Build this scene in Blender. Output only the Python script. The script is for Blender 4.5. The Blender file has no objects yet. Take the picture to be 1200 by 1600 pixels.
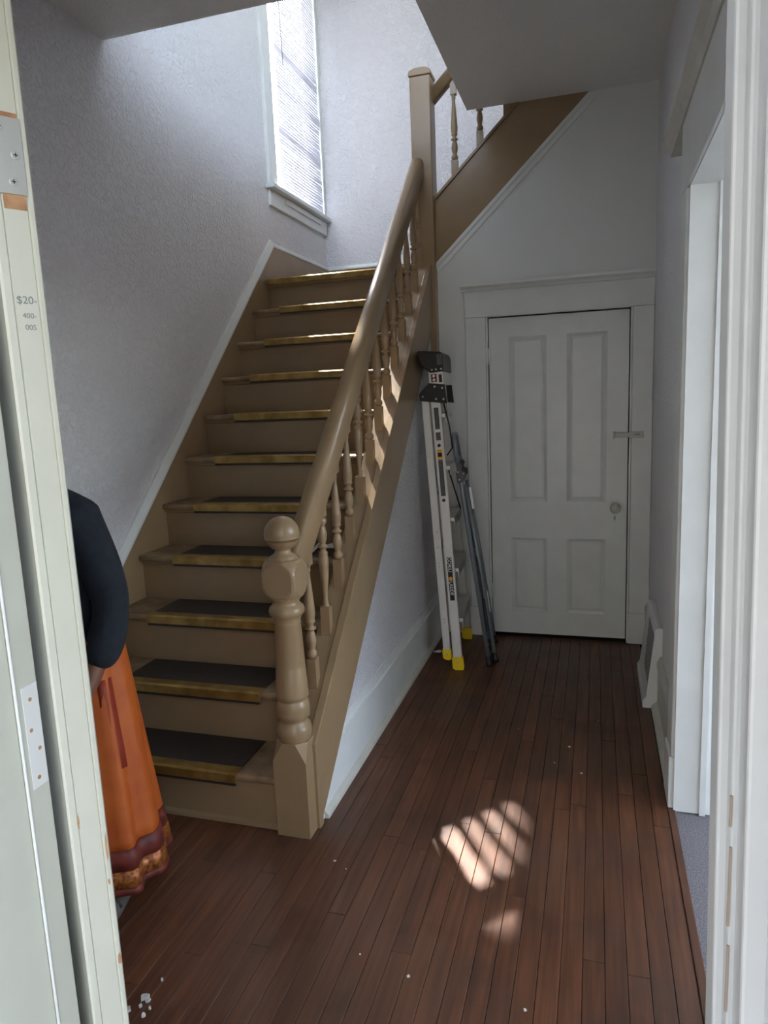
import bpy, bmesh, math, random
from mathutils import Vector, Matrix
random.seed(7)
sc = bpy.context.scene
COL = sc.collection

# ------------------------------------------------------------------ camera
cam_d = bpy.data.cameras.new('camera'); cam = bpy.data.objects.new('camera', cam_d); COL.objects.link(cam)
RT = Vector((0.95737063, 0.28587114, -0.04146283)); UP = Vector((-0.00733191, 0.16754047, 0.98583793)); FW = Vector((-0.28876931, 0.94350828, -0.16249431))
M4 = Matrix(((RT.x, UP.x, -FW.x, 0), (RT.y, UP.y, -FW.y, 0), (RT.z, UP.z, -FW.z, 1.5337), (0, 0, 0, 1)))
cam.matrix_world = M4
cam_d.sensor_fit = 'VERTICAL'; cam_d.sensor_height = 32.0; cam_d.sensor_width = 24.0
cam_d.lens = 1094.34 / 1600 * 32.0
cam_d.clip_start = 0.02; cam_d.clip_end = 200
sc.camera = cam

# ------------------------------------------------------------------ world, sun, exposure
SUN_DIR = Vector((0.54, -0.842, -1.307)).normalized()       # the way the light travels
w = bpy.data.worlds.new('sky'); sc.world = w; w.use_nodes = True
wn = w.node_tree; bg = wn.nodes['Background']
sky = wn.nodes.new('ShaderNodeTexSky'); sky.sky_type = 'NISHITA'; sky.sun_disc = False
sky.sun_elevation = math.asin(-SUN_DIR.z)
sky.sun_rotation = math.atan2(-SUN_DIR.x, -SUN_DIR.y)
sky.dust_density = 2.0; sky.ozone_density = 1.0; sky.air_density = 1.0
hz = wn.nodes.new('ShaderNodeHueSaturation'); hz.inputs['Saturation'].default_value = 0.55      # a hazy, paler sky
wn.links.new(sky.outputs[0], hz.inputs['Color']); wn.links.new(hz.outputs[0], bg.inputs[0]); bg.inputs[1].default_value = 0.62
sun_d = bpy.data.lights.new('sun', 'SUN'); sun = bpy.data.objects.new('sun', sun_d); COL.objects.link(sun)
sun.rotation_euler = SUN_DIR.to_track_quat('-Z', 'Y').to_euler(); sun.location = (-6, 9, 12)
sun_d.energy = 8.0; sun_d.angle = math.radians(1.2); sun_d.color = (1.0, 0.95, 0.88)
vs = sc.view_settings
sc.display_settings.display_device = 'sRGB'
vs.view_transform = 'Standard'; vs.look = 'None'; vs.gamma = 1.0; vs.use_curve_mapping = False
vs.exposure = 2.35

# ------------------------------------------------------------------ materials
def srgb(r, g, b):
    f = lambda c: (c / 255) / 12.92 if c / 255 <= 0.04045 else ((c / 255 + 0.055) / 1.055) ** 2.4
    return (f(r), f(g), f(b), 1)
def mat(name, c, rough=0.5, metal=0.0, var=0.0, vscale=6.0, bump=0.0, bscale=80.0, spec=0.5, c2=None, stretch=None, objrand=0.0, bdetail=4.0, coat=0.0):
    m = bpy.data.materials.new(name); m.use_nodes = True
    nt = m.node_tree; N = nt.nodes; L = nt.links; b = N['Principled BSDF']
    b.inputs['Roughness'].default_value = rough; b.inputs['Metallic'].default_value = metal
    b.inputs['Specular IOR Level'].default_value = spec; b.inputs['Base Color'].default_value = c
    if coat: b.inputs['Coat Weight'].default_value = coat
    tc = N.new('ShaderNodeTexCoord'); gm = N.new('ShaderNodeNewGeometry')
    vec = gm.outputs['Position']
    if stretch:
        mp = N.new('ShaderNodeMapping'); mp.inputs['Scale'].default_value = stretch
        L.new(vec, mp.inputs[0]); vec = mp.outputs[0]
    if var or c2:
        n = N.new('ShaderNodeTexNoise'); n.inputs['Scale'].default_value = vscale; n.inputs['Detail'].default_value = 5
        L.new(vec, n.inputs['Vector'])
        r = N.new('ShaderNodeMapRange'); r.inputs[1].default_value = 0.35; r.inputs[2].default_value = 0.65
        L.new(n.outputs[0], r.inputs[0])
        mx = N.new('ShaderNodeMix'); mx.data_type = 'RGBA'
        d = c2 if c2 else tuple(x * (1 - var) for x in c[:3]) + (1,)
        mx.inputs[6].default_value = c; mx.inputs[7].default_value = d
        L.new(r.outputs[0], mx.inputs[0]); out = mx.outputs[2]
        if objrand:
            oi = N.new('ShaderNodeObjectInfo'); hs = N.new('ShaderNodeHueSaturation')
            r2 = N.new('ShaderNodeMapRange'); r2.inputs[3].default_value = 1 - objrand; r2.inputs[4].default_value = 1 + objrand
            L.new(oi.outputs['Random'], r2.inputs[0]); L.new(r2.outputs[0], hs.inputs['Value']); L.new(out, hs.inputs['Color'])
            out = hs.outputs[0]
        L.new(out, b.inputs['Base Color'])
    if bump:
        n2 = N.new('ShaderNodeTexNoise'); n2.inputs['Scale'].default_value = bscale; n2.inputs['Detail'].default_value = bdetail
        L.new(vec, n2.inputs['Vector'])
        bp = N.new('ShaderNodeBump'); bp.inputs['Strength'].default_value = bump; bp.inputs['Distance'].default_value = 0.004
        L.new(n2.outputs[0], bp.inputs['Height']); L.new(bp.outputs[0], b.inputs['Normal'])
    return m
def plaster(name, c, scale, strength):
    m = mat(name, c, 0.40, var=0.03, vscale=2.0)
    nt = m.node_tree; N = nt.nodes; L = nt.links; b = N['Principled BSDF']
    gm = N.new('ShaderNodeNewGeometry')
    n = N.new('ShaderNodeTexNoise'); n.inputs['Scale'].default_value = scale; n.inputs['Detail'].default_value = 3; n.inputs['Distortion'].default_value = 1.4
    L.new(gm.outputs['Position'], n.inputs['Vector'])
    cr = N.new('ShaderNodeMapRange'); cr.interpolation_type = 'SMOOTHSTEP'; cr.inputs[1].default_value = 0.42; cr.inputs[2].default_value = 0.66
    L.new(n.outputs[0], cr.inputs[0])
    bp = N.new('ShaderNodeBump'); bp.inputs['Strength'].default_value = strength; bp.inputs['Distance'].default_value = 0.006
    L.new(cr.outputs[0], bp.inputs['Height']); L.new(bp.outputs[0], b.inputs['Normal'])
    return m
WALL = plaster('white textured plaster', srgb(234, 234, 236), 34, 0.8)
CEIL = plaster('ceiling stipple', srgb(240, 239, 235), 60, 0.35)
SMOOTHW = mat('smooth white wall paint', srgb(228, 231, 228), 0.45, var=0.03, vscale=2, bump=0.08, bscale=30)
TRIM = mat('white gloss trim paint', srgb(230, 234, 231), 0.32, var=0.05, vscale=9, bump=0.06, bscale=25)
OLDTRIM = mat('greyed white trim paint', srgb(205, 204, 192), 0.4, var=0.10, vscale=14, bump=0.10, bscale=40)
CREAM = mat('cream trim paint', srgb(206, 209, 195), 0.35, var=0.05, vscale=12, bump=0.08, bscale=30)
BWOOD = mat('bare wood', srgb(194, 156, 116), 0.6, c2=srgb(158, 114, 80), vscale=30)
TAN = mat('tan gloss paint', srgb(154, 130, 98), 0.30, var=0.10, vscale=7, bump=0.10, bscale=45)
TANWORN = mat('worn tan tread paint', srgb(156, 131, 100), 0.42, c2=srgb(112, 91, 66), vscale=11, bump=0.15, bscale=60)
RUBBER = mat('black rubber', srgb(36, 32, 30), 0.55, c2=srgb(52, 46, 42), vscale=60, bump=0.3, bscale=220)
BRASS = mat('yellow brass nosing', srgb(178, 148, 84), 0.33, metal=0.6, c2=srgb(136, 108, 56), vscale=14)
DARK = mat('dark void', srgb(24, 20, 18), 0.9)
GLOSSBLACK = mat('black plastic', srgb(26, 27, 29), 0.4, bump=0.05)
STEEL = mat('zinc steel', srgb(200, 204, 200), 0.38, metal=0.5)
ALU = mat('brushed aluminium', srgb(226, 224, 218), 0.42, metal=0.35, var=0.08, vscale=8, stretch=(60, 60, 1.5))
YELLOW = mat('yellow plastic', srgb(236, 200, 26), 0.45)
GREYTUBE = mat('grey powder coat', srgb(132, 140, 146), 0.36, metal=0.25)
LBLBLACK = mat('label black', srgb(18, 18, 20), 0.4)
LBLGREY = mat('label dark grey', srgb(62, 62, 64), 0.5, c2=srgb(96, 96, 96), vscale=160)
LBLWHITE = mat('label white', srgb(235, 235, 232), 0.5)
LBLORANGE = mat('label orange', srgb(232, 164, 34), 0.5)
LBLBLUE = mat('label blue', srgb(36, 72, 130), 0.5)
LBLRED = mat('label red', srgb(190, 60, 60), 0.5)
INK = mat('faded ink', srgb(128, 137, 138), 0.6)
BLINDM = mat('white vinyl slat', srgb(228, 228, 236), 0.4)
CARPET = mat('grey carpet', srgb(150, 146, 148), 0.95, c2=srgb(96, 92, 96), vscale=240, bump=0.8, bscale=400)
PAPER = mat('white paper', srgb(240, 240, 244), 0.6)
FLAKE = mat('paint flake', srgb(214, 214, 208), 0.6)
CONC = mat('porch boards', srgb(102, 99, 95), 0.8, var=0.2)
SKIN = mat('brown skin', srgb(122, 82, 62), 0.5)
HAIR = mat('black hair', srgb(24, 20, 18), 0.5)
SWEATER = mat('dark navy knit', srgb(30, 38, 48), 0.9, c2=srgb(22, 28, 36), vscale=40, bump=0.5, bscale=260)
ORANGE = mat('orange cloth', srgb(186, 92, 28), 0.55, c2=srgb(170, 76, 22), vscale=9, bump=0.15, bscale=60)
MAROON = mat('maroon cloth', srgb(120, 44, 30), 0.6, c2=srgb(86, 30, 24), vscale=30)
GOLD = mat('gold brocade', srgb(190, 120, 56), 0.4, metal=0.4, c2=srgb(110, 50, 30), vscale=90)
SHOE = mat('grey shoe', srgb(86, 80, 74), 0.7)
# translucent slats
b = BLINDM.node_tree.nodes['Principled BSDF']; b.inputs['Transmission Weight'].default_value = 0.0
_nt = BLINDM.node_tree; _tr = _nt.nodes.new('ShaderNodeBsdfTranslucent'); _tr.inputs[0].default_value = (0.9, 0.9, 0.95, 1)
_mx = _nt.nodes.new('ShaderNodeMixShader'); _mx.inputs[0].default_value = 0.13
_nt.links.new(b.outputs[0], _mx.inputs[1]); _nt.links.new(_tr.outputs[0], _mx.inputs[2]); _nt.links.new(_mx.outputs[0], _nt.nodes['Material Output'].inputs[0])
# window glass: clear to light, a thin reflection on top
GLASS = bpy.data.materials.new('window glass'); GLASS.use_nodes = True
_nt = GLASS.node_tree; _o = _nt.nodes['Material Output']; _nt.nodes.remove(_nt.nodes['Principled BSDF'])
_t = _nt.nodes.new('ShaderNodeBsdfTransparent'); _g = _nt.nodes.new('ShaderNodeBsdfGlossy'); _g.inputs['Roughness'].default_value = 0.02
_m = _nt.nodes.new('ShaderNodeMixShader'); _m.inputs[0].default_value = 0.05
_nt.links.new(_t.outputs[0], _m.inputs[1]); _nt.links.new(_g.outputs[0], _m.inputs[2]); _nt.links.new(_m.outputs[0], _o.inputs[0])
# floor boards
def floor_mat():
    m = bpy.data.materials.new('worn brown floor board'); m.use_nodes = True
    nt = m.node_tree; N = nt.nodes; L = nt.links; b = N['Principled BSDF']
    gm = N.new('ShaderNodeNewGeometry'); oi = N.new('ShaderNodeObjectInfo')
    mp = N.new('ShaderNodeMapping'); mp.inputs['Scale'].default_value = (55, 3.0, 1); L.new(gm.outputs['Position'], mp.inputs[0])
    off = N.new('ShaderNodeVectorMath'); off.operation = 'ADD'; cmb = N.new('ShaderNodeCombineXYZ'); mul = N.new('ShaderNodeMath'); mul.operation = 'MULTIPLY'; mul.inputs[1].default_value = 37
    L.new(oi.outputs['Random'], mul.inputs[0]); L.new(mul.outputs[0], cmb.inputs[1]); L.new(mp.outputs[0], off.inputs[0]); L.new(cmb.outputs[0], off.inputs[1])
    g = N.new('ShaderNodeTexNoise'); g.inputs['Scale'].default_value = 1.0; g.inputs['Detail'].default_value = 6; L.new(off.outputs[0], g.inputs['Vector'])
    cr = N.new('ShaderNodeValToRGB'); e = cr.color_ramp.elements
    e[0].position = 0.30; e[0].color = srgb(72, 42, 26); e[1].position = 0.72; e[1].color = srgb(112, 70, 45)
    L.new(g.outputs[0], cr.inputs[0])
    # worn, greyed patches and dirt with a shape of their own
    w1 = N.new('ShaderNodeTexNoise'); w1.inputs['Scale'].default_value = 1.7; w1.inputs['Detail'].default_value = 5; L.new(gm.outputs['Position'], w1.inputs['Vector'])
    r1 = N.new('ShaderNodeMapRange'); r1.inputs[1].default_value = 0.46; r1.inputs[2].default_value = 0.66; r1.inputs[4].default_value = 0.6; L.new(w1.outputs[0], r1.inputs[0])
    mx = N.new('ShaderNodeMix'); mx.data_type = 'RGBA'; mx.inputs[7].default_value = srgb(82, 61, 48); L.new(r1.outputs[0], mx.inputs[0]); L.new(cr.outputs[0], mx.inputs[6])
    w2 = N.new('ShaderNodeTexNoise'); w2.inputs['Scale'].default_value = 5; w2.inputs['Detail'].default_value = 8; L.new(gm.outputs['Position'], w2.inputs['Vector'])
    r2 = N.new('ShaderNodeMapRange'); r2.inputs[1].default_value = 0.55; r2.inputs[2].default_value = 0.75; r2.inputs[4].default_value = 0.55; L.new(w2.outputs[0], r2.inputs[0])
    mx2 = N.new('ShaderNodeMix'); mx2.data_type = 'RGBA'; mx2.inputs[7].default_value = srgb(48, 30, 22); L.new(r2.outputs[0], mx2.inputs[0]); L.new(mx.outputs[2], mx2.inputs[6])
    hs = N.new('ShaderNodeHueSaturation'); rr = N.new('ShaderNodeMapRange'); rr.inputs[3].default_value = 0.84; rr.inputs[4].default_value = 1.14
    L.new(oi.outputs['Random'], rr.inputs[0]); L.new(rr.outputs[0], hs.inputs['Value']); L.new(mx2.outputs[2], hs.inputs['Color']); L.new(hs.outputs[0], b.inputs['Base Color'])
    rg = N.new('ShaderNodeMapRange'); rg.inputs[3].default_value = 0.34; rg.inputs[4].default_value = 0.55; L.new(w2.outputs[0], rg.inputs[0]); L.new(rg.outputs[0], b.inputs['Roughness'])
    bp = N.new('ShaderNodeBump'); bp.inputs['Strength'].default_value = 0.2; bp.inputs['Distance'].default_value = 0.002; L.new(g.outputs[0], bp.inputs['Height']); L.new(bp.outputs[0], b.inputs['Normal'])
    return m
BOARD = floor_mat()

# ------------------------------------------------------------------ mesh helpers
WLOC = {}          # object name -> world location (parents are only translated)
def wl(o): return WLOC.get(o.name, Vector((0, 0, 0)))
class MB:
    def __init__(s): s.v = []; s.f = []; s.smooth = set()
    def add(s, vs, fs, smooth=False):
        n = len(s.v); s.v += [tuple(v) for v in vs]
        for f in fs:
            if smooth: s.smooth.add(len(s.f))
            s.f.append(tuple(i + n for i in f))
        return s
    def box(s, x0, x1, y0, y1, z0, z1):
        return s.add([(x0, y0, z0), (x1, y0, z0), (x1, y1, z0), (x0, y1, z0), (x0, y0, z1), (x1, y0, z1), (x1, y1, z1), (x0, y1, z1)],
                     [(3, 2, 1, 0), (4, 5, 6, 7), (0, 1, 5, 4), (1, 2, 6, 5), (2, 3, 7, 6), (3, 0, 4, 7)])
    def prism(s, poly, axis, a, b):
        """poly: 2D points in the two other axes (x: (y,z), y: (x,z), z: (x,y)), run from a to b along axis."""
        def P(p, t): return {'x': (t, p[0], p[1]), 'y': (p[0], t, p[1]), 'z': (p[0], p[1], t)}[axis]
        n = len(poly); vs = [P(p, a) for p in poly] + [P(p, b) for p in poly]
        fs = [tuple(range(n)), tuple(range(2 * n - 1, n - 1, -1))] + [(i + n, (i + 1) % n + n, (i + 1) % n, i) for i in range(n)]
        return s.add(vs, fs)
    def sweep(s, prof, A, B, side, up, smooth=True, cap=True):
        A = Vector(A); B = Vector(B); side = Vector(side); up = Vector(up); n = len(prof)
        vs = [A + side * p[0] + up * p[1] for p in prof] + [B + side * p[0] + up * p[1] for p in prof]
        s.add(vs, [(i, (i + 1) % n, (i + 1) % n + n, i + n) for i in range(n)], smooth)
        if cap: s.add(vs, [tuple(range(n - 1, -1, -1)), tuple(range(n, 2 * n))])
        return s
    def lathe(s, prof, c=(0, 0, 0), n=20, axis='z', smooth=True):
        vs = []; fs = []
        for r, z in prof:
            for i in range(n):
                a = 2 * math.pi * i / n; p = (r * math.cos(a), r * math.sin(a), z)
                if axis == 'y': p = (p[0], p[2], p[1])
                if axis == 'x': p = (p[2], p[0], p[1])
                vs.append((p[0] + c[0], p[1] + c[1], p[2] + c[2]))
        for k in range(len(prof) - 1):
            for i in range(n): fs.append((k * n + i, k * n + (i + 1) % n, (k + 1) * n + (i + 1) % n, (k + 1) * n + i))
        s.add(vs, fs, smooth)
        s.add(vs, [tuple(range(n - 1, -1, -1)), tuple(range((len(prof) - 1) * n, len(prof) * n))])
        return s
    def tube(s, pts, r, n=8):
        pts = [Vector(p) for p in pts]; rings = []
        for i, p in enumerate(pts):
            d = (pts[min(i + 1, len(pts) - 1)] - pts[max(i - 1, 0)]).normalized()
            a = d.orthogonal().normalized() if i == 0 else (a - d * a.dot(d)).normalized()
            bb = d.cross(a); rr = r[i] if isinstance(r, (list, tuple)) else r
            rings.append([p + a * rr * math.cos(2 * math.pi * k / n) + bb * rr * math.sin(2 * math.pi * k / n) for k in range(n)])
        vs = [v for R in rings for v in R]; m = len(rings)
        s.add(vs, [(j * n + k, j * n + (k + 1) % n, (j + 1) * n + (k + 1) % n, (j + 1) * n + k) for j in range(m - 1) for k in range(n)], True)
        s.add(vs, [tuple(range(n - 1, -1, -1)), tuple(range((m - 1) * n, m * n))])
        return s
    def build(s, name, m, parent=None, bevel=0, seg=2, label=None, origin=None):
        xs = [v[0] for v in s.v]; ys = [v[1] for v in s.v]; zs = [v[2] for v in s.v]
        c = Vector(origin) if origin else Vector(((min(xs) + max(xs)) / 2, (min(ys) + max(ys)) / 2, min(zs)))
        me = bpy.data.meshes.new(name); me.from_pydata([tuple(Vector(v) - c) for v in s.v], [], s.f)
        for i in s.smooth: me.polygons[i].use_smooth = True
        bm = bmesh.new(); bm.from_mesh(me); bmesh.ops.remove_doubles(bm, verts=bm.verts, dist=1e-6); bmesh.ops.recalc_face_normals(bm, faces=bm.faces); bm.to_mesh(me); bm.free()
        me.materials.append(m); o = bpy.data.objects.new(name, me); COL.objects.link(o)
        WLOC[o.name] = c
        if parent: o.parent = parent; o.location = c - wl(parent)
        else: o.location = c
        if bevel:
            md = o.modifiers.new('bevel', 'BEVEL'); md.width = bevel; md.segments = seg; md.limit_method = 'ANGLE'; md.angle_limit = math.radians(40)
        if label: o['label'] = label
        return o
def thing(name, label, cat, loc, group=None):
    o = bpy.data.objects.new(name, None); COL.objects.link(o); o.location = loc; o.empty_display_size = 0.1; WLOC[o.name] = Vector(loc)
    return tag(o, label, cat, group)
def tag(o, label, cat, group=None):
    o['label'] = label; o['category'] = cat
    if group: o['group'] = group
    return o
def struct(o, label=None):
    o['kind'] = 'structure'
    if label: o['label'] = label
    return o
def copy_part(o, loc, parent):
    c = o.copy(); COL.objects.link(c); c.parent = parent; c.location = Vector(loc) - wl(parent); WLOC[c.name] = Vector(loc); return c
def text_part(name, txt, size, m, parent, origin, xdir, ydir, depth=0.0004, align='CENTER'):
    """flat lettering as a mesh lying on a surface; xdir reading direction, ydir letter-up direction"""
    cu = bpy.data.curves.new(name, 'FONT'); cu.body = txt; cu.size = size; cu.extrude = depth; cu.align_x = align; cu.align_y = 'CENTER'
    t = bpy.data.objects.new(name, cu); COL.objects.link(t)
    dg = bpy.context.evaluated_depsgraph_get(); me = bpy.data.meshes.new_from_object(t.evaluated_get(dg))
    bpy.data.objects.remove(t); bpy.data.curves.remove(cu)
    cx = (min(v.co.x for v in me.vertices) + max(v.co.x for v in me.vertices)) / 2; cy = (min(v.co.y for v in me.vertices) + max(v.co.y for v in me.vertices)) / 2
    me.transform(Matrix.Translation((-cx, -cy, 0)))
    x = Vector(xdir).normalized(); y = Vector(ydir).normalized(); z = x.cross(y)
    me.transform(Matrix(((x.x, y.x, z.x, 0), (x.y, y.y, z.y, 0), (x.z, y.z, z.z, 0), (0, 0, 0, 1))))
    me.materials.clear(); me.materials.append(m)
    o = bpy.data.objects.new(name, me); COL.objects.link(o); WLOC[o.name] = Vector(origin); o.parent = parent; o.location = Vector(origin) - wl(parent)
    return o

# ------------------------------------------------------------------ dimensions (metres)
XL, XS, XR = -2.086, -0.955, 0.310          # left wall, outer face of the stairs, right wall
D, DB = 4.315, 5.530                        # closet wall, back wall of the landing
H, HU = 3.129, 5.60                         # hall ceiling, upper ceiling
YC, XO = 2.900, -0.7206                     # stairwell opening in the ceiling
RISE, GO, Y1 = 0.21, 0.2254, 2.0765         # steps; nosing of the first step
SL = RISE / GO
YE0, YE1 = 0.53, 0.70                       # entry wall
LAND = 11 * RISE
def nose(y): return RISE + SL * (y - Y1)
def str_top(y): return 0.344 + SL * (y - 2.155)
def str_bot(y): return 0.636 + SL * (y - 2.859)

# ------------------------------------------------------------------ floor and boards
fl = struct(MB().box(XL - .1, 0.285, YE0, DB + .1, -0.10, -0.020).build('floor', DARK), 'dark brown strip wood floor of the hall')
BW = 0.0572
x = 0.262; k = 0
while x > XL:
    x0 = max(x - BW, XL + .005)
    far = D if x > XS - .02 else 2.30
    y = YE1 - 0.02 - random.random() * 0.6
    while y < far - 0.02:
        ln = random.uniform(0.8, 2.3); y1 = min(y + ln, far)
        if far - y1 < 0.25: y1 = far
        ya = max(y, YE1 - .16)
        if y1 - ya > .05:
            g = 0.0007; z = -random.random() * 0.0012; c = 0.0012
            X0, X1, A, B = x0 + g, x - g, ya + .0006, y1 - .0006
            mb = MB(); vs_ = [(X0, A, -.018), (X1, A, -.018), (X1, B, -.018), (X0, B, -.018), (X0, A, z - c), (X1, A, z - c), (X1, B, z - c), (X0, B, z - c), (X0 + c, A + c, z), (X1 - c, A + c, z), (X1 - c, B - c, z), (X0 + c, B - c, z)]
            mb.add(vs_, [(4, 5, 9, 8), (5, 6, 10, 9), (6, 7, 11, 10), (7, 4, 8, 11), (8, 9, 10, 11), (0, 1, 5, 4), (1, 2, 6, 5), (2, 3, 7, 6), (3, 0, 4, 7)])
            mb.build('floor_board', BOARD, fl)
        y = y1
    x -= BW; k += 1
struct(MB().box(0.286, 3.5, -.1, 4.4, -0.10, -0.004).build('floor_carpet', CARPET), 'grey carpet in the room beyond the right opening')
struct(MB().box(0.262, 0.287, 1.45, 2.54, -0.02, 0.004).build('trim_threshold', BOARD, bevel=.003), 'worn wooden threshold between hall floor and carpet')

# ------------------------------------------------------------------ walls
WY0, WY1, WZ0, WZ1 = 4.62, 5.49, 2.945, 4.80       # window opening
m = MB()
m.box(XL - .16, XL, YE0, WY0, 0, HU).box(XL - .16, XL, WY1, DB + .15, 0, HU).box(XL - .16, XL, WY0, WY1, 0, WZ0).box(XL - .16, XL, WY0, WY1, WZ1, HU)
struct(m.build('wall_left', WALL), 'white textured plaster wall left of the stairs')
struct(MB().box(XL, 2.6, DB, DB + .15, 0, HU).build('wall_back', WALL), 'white wall behind the stair landing')
def up_bot(x): return 2.306 + SL * (x + .933)
def up_top(x): return 2.662 + SL * (x + .926)
m = MB()
zc = lambda x: min(up_bot(x) + .02, H + .02)
m.prism([(XS, 0), (-.632, 0), (-.632, zc(-.632)), (XS, zc(XS))], 'y', D, D + .12)
xk = -.933 + (H - 2.306) / SL
m.prism([(-.632, 1.972), (.19, 1.972), (.19, H + .02), (xk, H + .02), (-.632, zc(-.632))], 'y', D, D + .12)
m.box(.19, XR + .001, D, D + .12, 0, H + .02)
struct(m.build('wall_far', SMOOTHW), 'smooth white wall around the closet door')
m = MB()     # right wall with the cased opening
OY0, OY1, OZ = 1.45, 2.53, 2.15
m.box(XR, XR + .13, OY1 + .02, DB, 0, H - .001).box(XR, XR + .13, YE0 + .001, OY0 - .02, 0, H - .001).box(XR, XR + .13, OY0 - .02, OY1 + .02, OZ + .02, H - .001)
struct(m.build('wall_right', WALL), 'white textured wall right of the hall')
DX0, DX1, DZ = -.704, .100, 2.12                 # entry doorway
m = MB().box(XL - .1, DX0 - .04, YE0, YE1, 0, DZ).box(DX1 + .05, XR + .13, YE0, YE1, 0, DZ).box(XL - .1, XR + .13, YE0, YE1, DZ, 3.9)
m.box(XL - .1, -1.75, YE0, YE1, 3.9, 5.3).box(-.35, XR + .13, YE0, YE1, 3.9, 5.3).box(XL - .1, XR + .13, YE0, YE1, 5.3, HU)  # upper opening added to bring sky light onto the back wall
struct(m.build('wall_front', WALL), 'front wall around the entry doorway')
# wall under the stairs
m = MB().prism([(2.17, 0), (D, 0), (D, str_bot(D) + .05), (2.17, str_bot(2.17) + .05)], 'x', XS - .09, XS - .004)
struct(m.build('wall_stair', plaster('strongly brushed white plaster', srgb(232, 232, 234), 48, 1.0)), 'white textured triangular wall below the stair stringer')
# upper storey shell and other rooms
struct(MB().box(2.5, 2.65, YE0, 1.6, H + .25, HU).box(2.5, 2.65, 4.0, DB, H + .25, HU).box(2.5, 2.65, 1.6, 4.0, H + .25, 4.0).box(2.5, 2.65, 1.6, 4.0, 5.3, HU).build('wall_upper_right', WALL))  # opening added for sky fill on the stairwell walls
struct(MB().box(XR + .13, 2.65, YE0, YE0 + .15, H + .25, HU).build('wall_upper_front', WALL))
struct(MB().box(XL - .16, 2.65, YE0, DB + .15, HU, HU + .12).build('ceiling_upper', CEIL))
m = MB().prism([(XL, YE1 - .1), (2.6, YE1 - .1), (2.6, D - .01), (XO, D - .01), (XO, YC), (XL, YC)], 'z', H, H + .25)
struct(m.build('ceiling', CEIL), 'grey shaded white ceiling with the stairwell cut out')
# side room to the right with two windows of its own
m = MB().box(3.5, 3.65, -.1, 1.3, 0, H).box(3.5, 3.65, 2.7, 4.4, 0, H).box(3.5, 3.65, 1.3, 2.7, 0, .7).box(3.5, 3.65, 1.3, 2.7, 2.5, H)
struct(m.build('wall_side_room_far', SMOOTHW))
struct(MB().box(XR + .13, 3.5, 4.3, 4.4, 0, H).build('wall_side_room_back', SMOOTHW))
m = MB().box(XR + .13, 1.3, -.1, 0, 0, H).box(2.4, 3.65, -.1, 0, 0, H).box(1.3, 2.4, -.1, 0, 0, .7).box(1.3, 2.4, -.1, 0, 2.5, H)
m.box(XR + .02, XR + .13, -.1, YE0, 0, H)
struct(m.build('wall_side_room_front', SMOOTHW))
struct(MB().box(XR + .02, 3.65, -.1, YE1 - .1, H, H + .1).build('ceiling_side_room', CEIL))
# porch and ground; unseen roof, side wall and house front added to block sky
struct(MB().box(-3.2, XR, -2.4, YE0, -.22, -.06).build('floor_porch', CONC))
struct(MB().box(-3.2, XR, -2.0, YE0, 2.75, 2.9).build('ceiling_porch_shade', CEIL))
struct(MB().box(-3.35, -3.2, -2.0, YE0, -.06, 2.9).build('wall_porch_blocker', CONC))
struct(MB().box(-14, 12, -11, -10, -.6, 7.0).build('wall_house_blocker', CONC))
struct(MB().box(-60, 60, -60, 60, -.8, -.6).build('ground', CONC))

# ------------------------------------------------------------------ baseboards and casings
yb1 = 2.859 + (.235 - .636) / SL; yb2 = 2.859 + (.29 - .636) / SL
m = MB().prism([(2.19, 0), (D, 0), (D, .235), (yb1 - .005, .235), (2.19, .02)], 'x', XS - .006, XS + .002)
m.prism([(yb1 - .006, .235), (D, .235), (D, .292), (yb2 - .006, .292)], 'x', XS - .006, XS + .0025).prism([(yb1, .226), (D, .226), (D, .240), (yb1 + .01, .240)], 'x', XS - .003, XS + .012)
bbs = struct(m.build('baseboard_stair', TRIM), 'tall white baseboard below the stair wall')
MB().prism([(XS, 0), (XS + .020, 0), (XS + .018, .014), (XS, .032)], 'y', 2.20, D - .01).build('shoe_moulding', OLDTRIM, bbs)
m = MB().box(XR - .020, XR + .003, 2.74, D - .03, 0, .21).prism([(XR + .003, .21), (XR - .024, .21), (XR - .024, .235), (XR - .010, .262), (XR + .003, .262)], 'y', 2.74, D - .03)
bbr = struct(m.build('baseboard_right', OLDTRIM), 'yellowed white baseboard along the right wall')
MB().prism([(XR - .020, 0), (XR - .046, 0), (XR - .044, .016), (XR - .020, .040)], 'y', 2.68, 3.39).build('shoe_moulding', OLDTRIM, bbr, label='worn quarter round strip ending short of the casing')

# cased opening on the right
co = struct(MB().box(XR - .03, XR + .16, OY1, OY1 + .03, 0, OZ + .03).box(XR - .03, XR + .16, OY0 - .03, OY1 + .03, OZ, OZ + .03).box(XR - .03, XR + .16, OY0 - .03, OY0, 0, OZ + .03).build('trim_1', TRIM), 'white cased opening in the right wall')
MB().box(XR - .040, XR, OY1 + .022, OY1 + .165, .20, OZ).build('side_casing', TRIM, co, bevel=.004)
MB().box(XR - .048, XR, OY1 + .015, OY1 + .175, 0, .20).build('plinth_block', TRIM, co, bevel=.004)
MB().box(XR - .040, XR, OY0 - .165, OY0 - .022, 0, OZ).build('side_casing', TRIM, co, bevel=.004)
MB().box(XR - .040, XR, OY0 - .175, OY1 + .175, OZ + .004, OZ + .235).build('head_casing', TRIM, co, bevel=.003)
MB().prism([(XR, OZ + .235), (XR - .045, OZ + .235), (XR - .055, OZ + .262), (XR - .072, OZ + .285), (XR - .072, OZ + .300), (XR, OZ + .300)], 'y', OY0 - .20, OY1 + .52).build('crown_moulding', OLDTRIM, co)
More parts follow.
